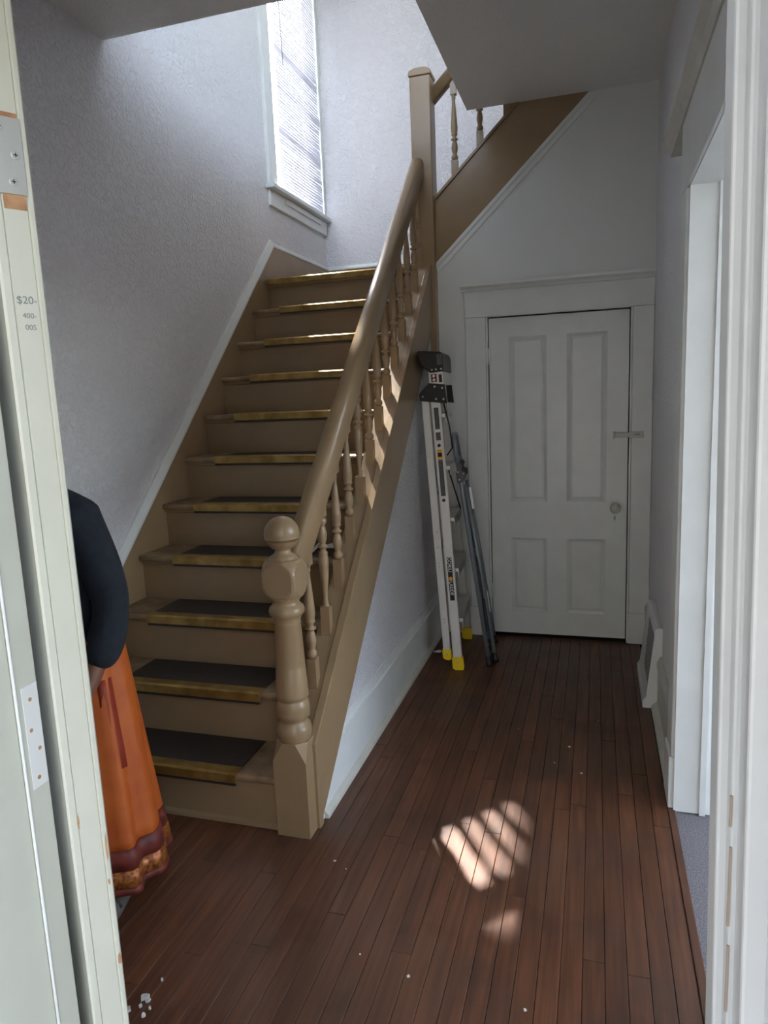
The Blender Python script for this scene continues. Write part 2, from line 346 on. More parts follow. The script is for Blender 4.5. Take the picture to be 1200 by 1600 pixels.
MB().box(XR + .055, XR + .075, OY1 - .012, OY1 + .004, 0, OZ).build('stop_bead', TRIM, co)

# closet door casing
cs = struct(MB().box(-.632, -.622, D - .02, D + .12, 0, 1.985).box(.184, .194, D - .02, D + .12, 0, 1.985).box(-.632, .194, D - .02, D + .12, 1.972, 1.985).build('trim_2', TRIM), 'white door frame of the closet')
MB().box(-.755, -.634, D - .026, D + .002, .19, 1.975).build('side_casing', TRIM, cs, bevel=.003)
MB().box(.196, .308, D - .026, D + .002, .19, 1.975).build('side_casing', TRIM, cs, bevel=.003)
MB().box(-.760, -.632, D - .032, D + .002, 0, .19).build('plinth_block', TRIM, cs, bevel=.003)
MB().box(.193, .290, D - .032, D + .002, 0, .19).build('plinth_block', TRIM, cs, bevel=.003)
MB().box(-.758, .309, D - .030, D + .002, 1.975, 2.125).build('head_casing', TRIM, cs, bevel=.003)
MB().prism([(D + .002, 2.125), (D - .034, 2.125), (D - .040, 2.140), (D - .056, 2.152), (D - .058, 2.168), (D + .002, 2.168)], 'x', -.775, .309).build('crown_moulding', TRIM, cs)
# sloped strip under the upper stringer
m = MB(); nrm = Vector((-SL, 0, 1)).normalized()
A = Vector((-.945, D, up_bot(-.945))); Bp = Vector((xk, D, H))
m.sweep([(-.022, -.004), (.003, -.004), (.003, -.052), (-.008, -.050), (-.014, -.030), (-.022, -.022)], A, Bp, (0, 1, 0), nrm, smooth=False)
struct(m.build('trim_3', TRIM), 'white sloped moulding under the upper stair stringer')
# cap moulding over the stair skirt on the left wall, landing trim
m = MB()
def skirt_top(y): return 0.772 + SL * (y - 2.581)
yk = 2.581 + (2.545 - .772) / SL
nv = Vector((0, -SL, 1)).normalized()
m.sweep([(0, 0), (.026, 0), (.026, .012), (.018, .030), (.012, .046), (0, .046)], (XL, 1.86, skirt_top(1.86)), (XL, yk + .015, skirt_top(yk + .015)), (1, 0, 0), nv, smooth=False)
m.sweep([(0, 0), (.026, 0), (.026, .010), (.012, .032), (0, .034)], (XL, yk - .004, 2.545), (XL, DB, 2.545), (1, 0, 0), (0, 0, 1), smooth=False)
struct(m.build('trim_4', TRIM), 'white cap moulding rising along the left stair wall')
m = MB(); m.sweep([(0, 0), (-.026, 0), (-.026, .010), (-.012, .032), (0, .034)], (XL, DB, 2.545), (2.5, DB, 2.545), (0, 1, 0), (0, 0, 1), smooth=False)
struct(m.build('trim_5', TRIM), 'white cap moulding along the landing back wall')

# ------------------------------------------------------------------ window on the landing with blind
wd = struct(MB().box(XL - .13, XL - .075, WY0, WY0 + .045, WZ0, WZ1).box(XL - .13, XL - .075, WY1 - .045, WY1, WZ0, WZ1).box(XL - .13, XL - .075, WY0, WY1, WZ1 - .05, WZ1).box(XL - .13, XL - .075, WY0, WY1, WZ0, WZ0 + .06)
            .box(XL - .13, XL - .085, WY0, WY1, 3.98, 4.02).build('window_1', TRIM), 'tall white sash window on the stair landing')
for z0, z1 in ((WZ0 + .06, 3.98), (4.02, WZ1 - .05)):
    MB().box(XL - .108, XL - .104, WY0 + .045, WY1 - .045, z0, z1).build('pane', GLASS, wd)
MB().box(XL - .002, XL + .022, WY0 - .118, WY0 + .004, WZ0 - .02, WZ1).build('side_casing', TRIM, wd, bevel=.003)
MB().box(XL - .002, XL + .022, WY1 - .004, DB - .002, WZ0 - .02, WZ1).build('side_casing', TRIM, wd, bevel=.003)
MB().box(XL - .002, XL + .026, WY0 - .14, DB - .002, WZ1, WZ1 + .15).build('head_casing', TRIM, wd, bevel=.003)
MB().box(XL - .075, XL + .062, WY0 - .150, DB - .004, WZ0 - .028, WZ0).build('sill', TRIM, wd, bevel=.005)
MB().box(XL - .002, XL + .020, WY0 - .120, DB - .004, WZ0 - .130, WZ0 - .028).build('apron', TRIM, wd, bevel=.003)
MB().box(XL + .020, XL + .030, WY0 + .10, WY1 - .12, WZ0 - .075, WZ0 - .040).build('apron_strip', TRIM, wd, bevel=.003)
BY0, BY1, BX = 4.705, 5.478, XL + .012
bl = thing('window_blind', 'white horizontal slat blind hanging in the landing window', 'blind', (BX, (BY0 + BY1) / 2, WZ0 + .02))
MB().box(BX - .016, BX + .016, BY0, BY1, WZ1 - .045, WZ1 - .008).build('headrail', BLINDM, bl, bevel=.003)
MB().box(BX - .012, BX + .012, BY0, BY1, WZ0 + .006, WZ0 + .018).build('bottom_rail', BLINDM, bl, bevel=.003)
al = math.radians(77); wsl = 0.025
# a slightly crowned slat, inner edge low
pr = []
for t in (-.5, -.17, .17, .5):
    u = t * wsl; cr_ = .0016 * (1 - (2 * t) ** 2)
    pr.append((math.cos(al) * u + math.sin(al) * cr_, -math.sin(al) * u + math.cos(al) * cr_))
def slat_mesh():
    th = .0006; pp = pr + [(p[0] - math.sin(al) * th, p[1] - math.cos(al) * th) for p in reversed(pr)]
    mb = MB(); mb.sweep(pp, (BX, BY0, 0), (BX, BY1, 0), (1, 0, 0), (0, 0, 1), smooth=True)
    return mb
first = None; z = WZ0 + .036; i = 0
while z < WZ1 - .055:
    if first is None:
        mb = slat_mesh(); mb.v = [(a, b_, c_ + z) for a, b_, c_ in mb.v]; first = mb.build('slat', BLINDM, bl, origin=(BX, (BY0 + BY1) / 2, z)); s_ = first
    else: s_ = copy_part(first, (BX, (BY0 + BY1) / 2, z), bl)
    s_.rotation_euler = (random.gauss(0, .0012), random.gauss(0, .03) + (.16 if i in (17, 18, 31, 42) else 0), random.gauss(0, .002))
    s_.location.y += random.gauss(0, .002) + (.012 if 28 < i < 33 else 0)
    z += .0212; i += 1
for yy in (BY0 + .12, (BY0 + BY1) / 2, BY1 - .12):
    MB().tube([(BX + .013, yy, WZ0 + .01), (BX + .013, yy, WZ1 - .04)], .0008, 5).build('ladder_cord', BLINDM, bl)
MB().tube([(BX + .02, BY0 + .06, WZ1 - .04), (BX + .026, BY0 + .085, 3.78)], .0035, 6).build('tilt_wand', GREYTUBE, bl)

# ------------------------------------------------------------------ main staircase
st = thing('staircase', 'tan painted wooden staircase with turned balusters rising to the landing', 'staircase', (-1.52, Y1, 0))
TX0, TX1 = XL + .022, XS - .098
for i in range(1, 11):
    y = Y1 + (i - 1) * GO; z = i * RISE
    m = MB(); n_ = 5
    pf = [(y + GO + .045, z), (y + .010, z)] + [(y + .014 - .014 * math.sin(math.pi * q / n_), z - .014 + .014 * math.cos(math.pi * q / n_)) for q in range(1, n_ + 1)] + [(y + GO + .045, z - .028)]
    m.prism(pf, 'x', TX0, TX1); m.build('tread', TANWORN, st)
for i in range(1, 12):
    y = Y1 + (i - 1) * GO + .030
    m = MB().box(TX0, TX1, y, y + .02, (i - 1) * RISE - (0 if i == 1 else .002), i * RISE - .027)
    if i < 12: m.prism([(y + .001, i * RISE - .028), (y - .013, i * RISE - .028), (y - .010, i * RISE - .040), (y + .001, i * RISE - .046)], 'x', TX0, TX1)
    if i == 1: m.prism([(y, 0), (y - .014, 0), (y - .012, .012), (y, .020)], 'x', TX0, TX1)
    m.build('riser', TAN, st)
# landing
y = Y1 + 10 * GO
m = MB().box(TX0, XS - .01, y + .012, DB, LAND - .028, LAND)
m.prism([(y + .02, LAND)] + [(y + .014 - .014 * math.sin(math.pi * q / 5), LAND - .014 + .014 * math.cos(math.pi * q / 5)) for q in range(0, 6)] + [(y + .02, LAND - .028)], 'x', TX0, TX1)
m.build('landing', TANWORN, st)
# wall-side skirt with the landing baseboards
yk2 = yk
m = MB().prism([(1.88, 0), (2.30, 0), (D + .2, 2.16), (DB, 2.16), (DB, 2.545), (yk2, 2.545), (1.88, skirt_top(1.88))], 'x', XL - .002, XL + .022)
m.build('skirt_board', TAN, st)
MB().box(XL + .02, 2.4, DB - .020, DB + .002, LAND, 2.546).build('landing_baseboard', TAN, st)
# outer closed stringer
y0, y1 = 2.135, D - .055
m = MB().prism([(y0, str_top(y0)), (y1, str_top(y1)), (y1, str_bot(y1)), (2.17, .03), (2.17, 0), (y0, 0)], 'x', XS - .020, XS + .012)
m.build('outer_stringer', TAN, st, bevel=.003)
m = MB().prism([(y0, str_top(y0) - .012), (y1, str_top(y1) - .012), (y1, str_top(y1) - .26), (y0, max(.0, str_top(y0) - .26))], 'x', XS - .100, XS - .018)
m.build('inner_stringer', TAN, st, bevel=.003)
# newel post
NX, NY = -1.018, 2.131
nw = MB()
hb = .0625
nw.box(NX - hb, NX + hb, NY - hb, NY + hb, 0, .285)
def chamfer_top(mb, h, z0, z1, r):
    o = [(-1, -1), (1, -1), (1, 1), (-1, 1)]
    lo = [(NX + a * h, NY + b_ * h, z0) for a, b_ in o]; mid = []; 
    oc = []
    for k_ in range(8):
        a = math.pi / 4 * k_ + math.pi / 8; oc.append((NX + r * math.cos(a), NY + r * math.sin(a), z1))
    # corners 0:(-,-) 1:(+,-) 2:(+,+) 3:(-,+); octagon k: 0..7 starting at 22.5deg
    idx = {0: (4, 5), 1: (6, 7), 2: (0, 1), 3: (2, 3)}
    v = lo + oc; f = [tuple(4 + q for q in range(8))]
    for c_ in range(4):
        a, b_ = idx[c_]; f.append((c_, 4 + a, 4 + b_))
        nx = (c_ + 1) % 4; f.append((c_, 4 + b_, 4 + idx[nx][0], nx))
    mb.add(v, f)
chamfer_top(nw, hb, .285, .352, .064)
nw.lathe([(.050, .345), (.056, .352), (.061, .372), (.062, .388), (.058, .405), (.050, .412), (.047, .420), (.049, .428), (.0575, .436), (.0595, .452), (.0575, .460), (.0595, .466), (.058, .484), (.052, .496), (.050, .502),
          (.0575, .507), (.0575, .520), (.0520, .618), (.0508, .622), (.0520, .626), (.0508, .630), (.0518, .634), (.0455, .772), (.0475, .776), (.0455, .782), (.0470, .788), (.0475, .796), (.052, .802), (.0600, .812), (.0620, .824), (.0590, .834), (.050, .842), (.045, .848), (.045, .856), (.052, .866), (.055, .874)], (NX, NY, 0), 28)
# upper block, a cube whose eight corners are turned away: sphere-cut box
bm = bmesh.new(); bmesh.ops.create_cube(bm, size=2 * hb)
bmesh.ops.subdivide_edges(bm, edges=bm.edges, cuts=11, use_grid_fill=True)
Rb = hb * 1.36
for v in bm.verts:
    r = v.co.length
    if r > Rb: v.co *= Rb / r
off = len(nw.v); 
nw.add([(v.co.x + NX, v.co.y + NY, v.co.z * 1.08 + .937) for v in bm.verts], [tuple(v.index for v in f.verts) for f in bm.faces])
bm.free()
ball = []
for q in range(13):
    a = -math.pi / 2 + .42 + (math.pi - .42) * q / 12
    ball.append((max(.0605 * math.cos(a), .0005), 1.090 + .0605 * math.sin(a)))
nw.lathe([(.056, .995), (.054, 1.002), (.046, 1.008), (.046, 1.012), (.036, 1.018), (.028, 1.024), (.0265, 1.032)] + ball[0:5] + [(.0605, 1.0745), (.0592, 1.0770), (.0607, 1.0795), (.0592, 1.082), (.0605, 1.0845)] + ball[6:], (NX, NY, 0), 28)
nw.build('newel_post', TAN, st)
# upper newel at the landing corner
UX, UY, UH = -.982, D - .002, .0605
m = MB().box(UX - UH, UX + UH, UY - UH, UY + UH, 1.72, 3.335)
un = m.build('upper_newel_post', TAN, st, bevel=.006)
cp = [(UX - .066, 3.335), (UX + .066, 3.335), (UX + .068, 3.350), (UX + .060, 3.366), (UX + .03, 3.377), (UX - .03, 3.377), (UX - .060, 3.366), (UX - .068, 3.350)]
MB().prism(cp, 'y', UY - .066, UY + .066).build('cap', TAN, un, bevel=.006)
# handrail
rs = 0.912
def rail_c(y): return 1.024 + rs * (y - 2.262)
def rail_prof(w_, h_):
    out = []
    for q in range(24):
        a = 2 * math.pi * q / 24; c_, s_ = math.cos(a), math.sin(a)
        e = .62
        out.append((w_ * math.copysign(abs(c_) ** e, c_), h_ * math.copysign(abs(s_) ** (.9 if s_ > 0 else .35), s_)))
    return out
RX = -1.012
nr = Vector((0, -rs, 1)).normalized()
MB().sweep(rail_prof(.040, .051), (RX, NY + .03, rail_c(NY + .03)), (RX, UY - .045, rail_c(UY - .045)), (1, 0, 0), nr).build('handrail', TAN, st)
# balusters
BALP = [(.0150, 0), (.0195, .012), (.0200, .022), (.0150, .030), (.0125, .036), (.0150, .046), (.0185, .062), (.0190, .074), (.0165, .090), (.0120, .104), (.0115, .108), (.0205, .114), (.0205, .119), (.0120, .125), (.0118, .134), (.0180, .140), (.0185, .145), (.0160, .151), (.0180, .158), (.0198, .176), (.0192, .186), (.0198, .189), (.0192, .192), (.0170, .230), (.0130, .275), (.0098, .312), (.0085, .330), (.0125, .336), (.0100, .340), (.0128, .344), (.0100, .348), (.0135, .353), (.0150, .358)]
BALH = .358
def baluster_mesh(flip, topcut_slope, blk=.100, top=.10, hs=.0185):
    mb = MB()
    mb.box(-hs, hs, -hs, hs, -.03, blk)
    pr_ = [(r, BALH - z_) for r, z_ in reversed(BALP)] if flip else BALP
    mb.lathe([(r, z_ + blk) for r, z_ in pr_], (0, 0, 0), 16)
    mb.box(-hs * .9, hs * .9, -hs * .9, hs * .9, blk + BALH, blk + BALH + top)
    return mb
proto = {}
for k in range(13):
    yb = 2.312 + k * .1628; zb = str_top(yb) - .012
    fl_ = k in (1, 4)
    if fl_ not in proto:
        mb = baluster_mesh(fl_, rs); mb.v = [(a + RX, b_ + yb, c_ + zb) for a, b_, c_ in mb.v]
        proto[fl_] = mb.build('baluster', TAN, st, origin=(RX, yb, zb))
        if fl_: proto[fl_]['label'] = 'baluster fitted upside down'
    else: copy_part(proto[fl_], (RX, yb, zb), st)

# ------------------------------------------------------------------ upper flight going right
uf = thing('upper_staircase', 'tan stringer and railing of the upper flight above the closet door', 'staircase', (-.5, D, LAND))
xa, xb = UX + UH - .01, 1.55
m = MB().prism([(xa, up_top(xa)), (xb, up_top(xb)), (xb, up_bot(xb)), (xa, up_bot(xa))], 'y', D - .006, D + .09)
m.build('outer_stringer', TAN, uf, bevel=.003)
m = MB(); m.sweep([(-.018, 0), (.105, 0), (.105, .016), (-.018, .016)], (xa, D, up_top(xa)), (xb, D, up_top(xb)), (0, 1, 0), nrm, smooth=False)
m.build('stringer_cap', TAN, uf, bevel=.003)
MB().sweep(rail_prof(.032, .036), (UX + .04, D + .035, 3.252 + SL * (UX + .04 + .924)), (xb, D + .035, 3.252 + SL * (xb + .924)), (0, 1, 0), nrm).build('handrail', TAN, uf)
for k, xx in enumerate((-.805, -.655, -.205, -.055, .095)):
    zb = up_top(xx) + .008
    c_ = copy_part(proto[False], (xx, D + .035, zb), uf)
    if k == 0: c_.name = 'baluster'
MB().box(-.515, -.435, D - .005, D + .075, up_top(-.515) - .05, up_top(-.475) + .85).build('intermediate_post', TAN, uf, bevel=.004)
for i in range(1, 12):
    xx = -.90 + (i - 1) * GO; z = LAND + i * RISE
    MB().box(xx - .02, xx + GO + .03, D + .09, DB - .02, z - .028, z).build('tread', TANWORN, uf, bevel=.006)
    MB().box(xx, xx + .02, D + .09, DB - .02, z - RISE, z - .028).build('riser', TAN, uf)

# ------------------------------------------------------------------ stair mats
ORD = ['first', 'second', 'third', 'fourth', 'fifth', 'sixth', 'seventh', 'eighth', 'ninth', 'tenth']
for i in range(1, 11):
    y = Y1 + (i - 1) * GO; z = i * RISE
    x0 = -1.872 + random.gauss(0, .006); x1 = -1.232 + random.gauss(0, .004)
    t = thing('stair_mat', 'black rubber mat with brass edge on the %s step from the floor' % ORD[i - 1], 'stair mat', ((x0 + x1) / 2, y + .1, z), 'rubber mats on the stair treads')
    MB().box(x0, x1, y + .022, y + GO + .018, z + .0005, z + .0045).build('rubber_sheet', RUBBER, t)
    pf = [(y + .040, z + .0005), (y + .040, z + .007), (y - .004, z + .008), (y - .012, z + .002), (y - .013, z - .030), (y - .009, z - .032), (y - .003, z - .001)]
    MB().prism(pf, 'x', x0 - .004, x1 + .004).build('nosing_strip', BRASS, t, bevel=.0015)
    MB().box(x0, x1, y - .012, y - .001, z - .040, z - .030).build('rubber_lip', RUBBER, t)
y = Y1 + 10 * GO
t = thing('stair_nosing', 'yellow brass edge strip along the landing at the top of the stairs', 'stair nosing', (-1.55, y, LAND))
pf = [(y + .040, LAND + .0005), (y + .040, LAND + .006), (y - .004, LAND + .008), (y - .012, LAND + .002), (y - .013, LAND - .030), (y - .009, LAND - .032), (y - .003, LAND - .001)]
MB().prism(pf, 'x', TX0 + .012, TX1 - .005).build('nosing_strip', BRASS, t, bevel=.0015)

# ------------------------------------------------------------------ closet door
dl = struct(thing('door_2', 'closed white four panel closet door', 'door', (-.22, D, 0)))
FY = D - .006                                    # face of the door
dx0, dx1, dz0, dz1 = -.617, .178, .022, 1.964
PAN = [(-.500, -.281, .862, 1.851), (-.166, .061, .862, 1.851), (-.500, -.281, .168, .636), (-.166, .061, .168, .636)]
xc = (-.281 - .162) / 2
m = MB()
def bx2(a, b_, c_, d_): m.box(a, b_, FY, FY + .036, c_, d_)
bx2(dx0, -.500, dz0, dz1); bx2(.061, dx1, dz0, dz1); bx2(-.281, -.166, dz0, dz1)
for a, b_ in ((-.500, -.281), (-.166, .061)):
    bx2(a, b_, 1.851, dz1); bx2(a, b_, .636, .862); bx2(a, b_, dz0, .168)
m.build('frame', TRIM, dl)
for (a, b_, c_, d_) in PAN:
    c_ -= .004; d_ += .004
    mb = MB().box(a, b_, FY + .014, FY + .030, c_, d_)
    # moulded edge and raised field
    for k in range(1):
        e = .020
        o_ = [(a, c_), (b_, c_), (b_, d_), (a, d_)]; i_ = [(a + e, c_ + e), (b_ - e, c_ + e), (b_ - e, d_ - e), (a + e, d_ - e)]; j_ = [(a + e * 1.7, c_ + e * 1.7), (b_ - e * 1.7, c_ + e * 1.7), (b_ - e * 1.7, d_ - e * 1.7), (a + e * 1.7, d_ - e * 1.7)]
        vsq = [(p[0], FY + .001, p[1]) for p in o_] + [(p[0], FY + .013, p[1]) for p in i_] + [(p[0], FY + .0135, p[1]) for p in i_] + [(p[0], FY + .008, p[1]) for p in j_]
        fsq = []
        for q in range(4):
            r = (q + 1) % 4; fsq += [(q, r, 4 + r, 4 + q), (8 + q, 8 + r, 12 + r, 12 + q)]
        fsq.append((12, 13, 14, 15)); mb.add(vsq, fsq)
    mb.build('panel', TRIM, dl)
kn = MB().lathe([(.024, 0), (.024, -.006), (.010, -.010), (.009, -.030), (.020, -.036), (.028, -.046), (.030, -.056), (.026, -.066), (.014, -.073), (.001, -.075)], (.112, FY, .832), 20, 'y').build('door_knob', CREAM, dl, label='white round porcelain knob')
MB().box(.104, .119, FY - .003, FY + .002, .742, .790).build('keyhole_plate', TRIM, dl, bevel=.002)
MB().box(.1095, .1135, FY - .0036, FY - .002, .756, .778).build('keyhole', DARK, dl)
for zz in (1.745, .30):
    MB().box(-.634, -.608, FY - .012, FY + .003, zz - .045, zz + .045).lathe([(.006, zz - .048), (.006, zz + .048)], (-.622, FY - .014, 0), 10).build('hinge', TRIM, dl)
# hasp
HASP = mat('painted hasp metal', srgb(196, 197, 193), 0.4)
hz = 1.258
hp = MB().box(.096, .108, FY - .010, FY + .001, hz - .021, hz + .021).box(.108, .190, D - .040, D - .030, hz - .014, hz + .014).box(.108, .113, D - .034, FY + .001, hz - .014, hz + .014).build('hasp', HASP, dl, bevel=.0015, label='white painted hasp across the door edge')
MB().box(.186, .262, D - .040, D - .0265, hz - .018, hz + .018).build('staple_plate', HASP, hp, bevel=.0015)
MB().tube([(.212, D - .034, hz), (.212, D - .050, hz + .002), (.236, D - .050, hz + .004), (.236, D - .034, hz)], .004, 6).build('staple', OLDTRIM, hp)
struct(MB().box(-.62, .184, D + .04, D + .10, 0, 1.97).build('wall_closet_dark_slab', DARK))  # dark slab stands in for the shade inside the closet

# ------------------------------------------------------------------ baseboard register
vr = thing('wall_register', 'white metal baseboard register with slanted mesh front against the right wall', 'vent', (.27, 3.62, 0))
VY0, VY1 = 3.395, 3.885
body = [(.226, 0), (.226, .035), (.240, .055), (.276, .392), (.287, .402), (.309, .402), (.309, 0)]
m = MB().prism(body, 'y', VY0, VY0 + .012).prism(body, 'y', VY1 - .012, VY1)
m.box(.226, .305, VY0, VY1, 0, .036); m.prism([(.272, .365), (.276, .392), (.287, .402), (.309, .402), (.309, .365)], 'y', VY0, VY1)
m.build('housing', TRIM, vr, bevel=.002)
MB().prism([(.262, .036), (.270, .036), (.296, .365), (.288, .365)], 'y', VY0 + .01, VY1 - .01).build('backing', DARK, vr)
nb = 20
for k in range(nb):
    yy = VY0 + .022 + (VY1 - VY0 - .044) * k / (nb - 1)
    mb = MB().prism([(.2350, .036), (.2354, .036), (.2734, .368), (.2730, .368)], 'y', yy - .0014, yy + .0014)
    if k == 0: p0 = mb.build('grille_bar', TRIM, vr)
    else: copy_part(p0, (wl(p0).x, yy, wl(p0).z), vr)
for k in range(20):
    t_ = (k + .5) / 20; zz = .036 + .332 * t_; xx = .2345 + .038 * t_
    mb = MB().box(xx + .0005, xx + .0009, VY0 + .012, VY1 - .012, zz - .0012, zz + .0012)
    if k == 0: p1 = mb.build('grille_wire', TRIM, vr)
    else: copy_part(p1, (xx + .0007, wl(p1).y, zz - .0012), vr)

# ------------------------------------------------------------------ entry doorway, near the camera
# right jamb, leaning a little
def lean(z): return .1155 - .0145 * (z - .72) / 1.1
m = MB()
def slab(dx, ya, yb, th=.06):
    vv = []
    for z in (0, DZ + .02):
        xl = lean(z) + dx; vv += [(xl, ya, z), (xl + th, ya, z), (xl + th, yb, z), (xl, yb, z)]
    m.add(vv, [(3, 2, 1, 0), (4, 5, 6, 7), (0, 1, 5, 4), (1, 2, 6, 5), (2, 3, 7, 6), (3, 0, 4, 7)])
slab(0, .655, .697); slab(.008, .635, .655); slab(.014, .560, .640); slab(.003, .545, .562); slab(.020, .40, .547)
jr = struct(m.build('trim_6', mat('cool white jamb paint', srgb(204, 209, 212), .35, var=.06, vscale=10, bump=.08, bscale=30), bevel=.003), 'white painted right jamb of the entry doorway')
# bare worn edge line
m = MB()
for z0, z1 in ((.95, 1.02), (1.04, 1.12), (1.14, 1.17)):
    m.box(lean(z0) + .0070, lean(z0) + .009, .6342, .6362, z0, z1)
m.build('worn_edge', mat('worn paint edge', srgb(168, 150, 134), .7), jr)
# left jamb
m = MB().box(DX0 - .06, DX0 + .004, .664, .700, 0, DZ + .02).box(DX0 - .06, DX0, .40, .664, 0, DZ + .02)
jl = struct(m.build('trim_7', CREAM, bevel=.002), 'white painted left jamb of the entry doorway')
MB().tube([(DX0 + .004, .6625, z_) for z_ in (.3, .9, 1.5, 2.0)], .0022, 6).build('peeling_caulk', TRIM, jl)
mo = MB().box(DX0 + .0035, DX0 + .0046, .672, .6985, 1.045, 1.185).build('hinge_mortise', TRIM, jl, bevel=.0005, label='painted over hinge mortise with screw holes')
for yy, zz in ((.684, 1.166), (.680, 1.125), (.690, 1.096), (.683, 1.058)):
    MB().lathe([(.0028, 0), (.0028, .0006)], (DX0 + .0046, yy, zz), 8, 'x').build('screw_hole', BWOOD, mo)
struct(MB().box(DX0 - .06, DX1 + .09, .40, .70, DZ, DZ + .04).build('trim_8', CREAM), 'head jamb of the entry doorway')
# opened entry door, seen on its hinge edge
ang = math.radians(150); U = Vector((math.cos(ang), math.sin(ang), 0)); V = Vector((math.sin(ang) * 1.0, -math.cos(ang), 0))
V = Vector((.5, .866, 0)); Pd = Vector((-.688, .711, 0))
ed = struct(thing('door_1', 'cream entry door standing open seen on its hinge edge', 'door', Pd))
def edge_prism(prof, z0, z1):
    """prof: (along V, along U) points"""
    mb = MB(); mb.sweep([(a, b_) for a, b_ in prof], Pd + Vector((0, 0, z0)), Pd + Vector((0, 0, z1)), V, U, smooth=False); return mb
W_ = .80
edge_prism([(0, .002), (.003, 0), (.011, 0), (.013, .003), (.0145, .0015), (.0405, .0015), (.042, .003), (.0435, 0), (.048, 0), (.050, .002), (.050, W_), (0, W_)], .012, 2.09).build('door_leaf', CREAM, ed)
edge_prism([(.0145, .0008), (.0405, .0008), (.0405, .003), (.0145, .003)], 1.776, 1.886).build('bare_mortise', BWOOD, ed)
hg = edge_prism([(.004, -.001), (.0425, -.001), (.0425, .003), (.004, .003)], 1.793, 1.880).build('hinge_leaf', STEEL, ed, label='zinc hinge leaf with three screws')
for a, zz in ((.018, 1.868), (.0335, 1.838), (.028, 1.807)):
    c_ = Pd + V * a - U * .001 + Vector((0, 0, zz))
    mb = MB(); 
    rg = [[c_ + (V * math.cos(q * math.pi / 6) + Vector((0, 0, 1)) * math.sin(q * math.pi / 6)) * r - U * h_ for q in range(12)] for r, h_ in ((.0052, 0), (.0052, .0006), (.0046, .0010))]
    vv = [p for R in rg for p in R]; mb.add(vv, [(j * 12 + q, j * 12 + (q + 1) % 12, (j + 1) * 12 + (q + 1) % 12, (j + 1) * 12 + q) for j in range(2) for q in range(12)] + [tuple(range(24, 36))])
    s_ = mb.build('screw', STEEL, hg)
    mb = MB()
    for e in (Vector((0, 0, 1)), V):
        f_ = V if e.z else Vector((0, 0, 1)); q0 = c_ - U * .0012
        mb.add([q0 + e * .0026 + f_ * .0006, q0 + e * .0026 - f_ * .0006, q0 - e * .0026 - f_ * .0006, q0 - e * .0026 + f_ * .0006], [(0, 1, 2, 3)])
    mb.build('cross_slot', DARK, s_)
for txt, zz, sz, dv in (('$20-', 1.669, .013, .0275), ('400-', 1.651, .009, .0285), ('00S', 1.637, .009, .0285)):
    text_part('pencil_note', txt, sz, INK, ed, Pd + V * dv - U * -.0013 + Vector((0, 0, zz)), V, (0, 0, 1), .0003)
for a, zz, s1, s2 in ((.0455, .915, .002, .020), (.044, .862, .0015, .006), (.046, .735, .0025, .012), (.012, .97, .0015, .01)):
    c_ = Pd + V * a + Vector((0, 0, zz)); mb = MB(); pts = [(math.cos(q * .7) * s1 * random.uniform(.6, 1.2), math.sin(q * .7) * s2 * random.uniform(.6, 1.2)) for q in range(9)]
    mb.add([c_ - U * .0006 + V * p[0] + Vector((0, 0, p[1])) for p in pts] + [c_ + U * .002 + V * p[0] + Vector((0, 0, p[1])) for p in pts], [tuple(range(9)), tuple(range(17, 8, -1))] + [(q, (q + 1) % 9, (q + 1) % 9 + 9, q + 9) for q in range(9)])
    mb.build('chipped_paint', BWOOD, ed)

# ------------------------------------------------------------------ aluminium ladder leaning on the stringer
LB = Vector((-.730, 3.687, 0)); 
la = thing('step_ladder', 'folded aluminium step ladder with black top cap leaning on the stair wall', 'ladder', LB)
LT = math.atan2(.092, 1.43)
LZ = Vector((-math.sin(LT), 0, math.cos(LT))); LXv = Vector((math.cos(LT), 0, math.sin(LT))); LYv = Vector((-.08, .9968, 0)).normalized()
LYv = (LYv - LZ * LYv.dot(LZ)).normalized()
def lp(u, v, w_): return LB + LXv * u + LYv * v + LZ * w_      # across, along the width, along the rail
def lbox(mb, u0, u1, v0, v1, w0, w1, dv=0.0):
    q = []
    for w_ in (w0, w1):
        s = dv * (w_ / 1.7)
        q += [lp(u0, v0 + s, w_), lp(u1, v0 + s, w_), lp(u1, v1 + s, w_), lp(u0, v1 + s, w_)]
    return mb.add(q, [(3, 2, 1, 0), (4, 5, 6, 7), (0, 1, 5, 4), (1, 2, 6, 5), (2, 3, 7, 6), (3, 0, 4, 7)])
WD = .54; TP = .07; TF = .17      # width at the feet, how far each side comes in at the top
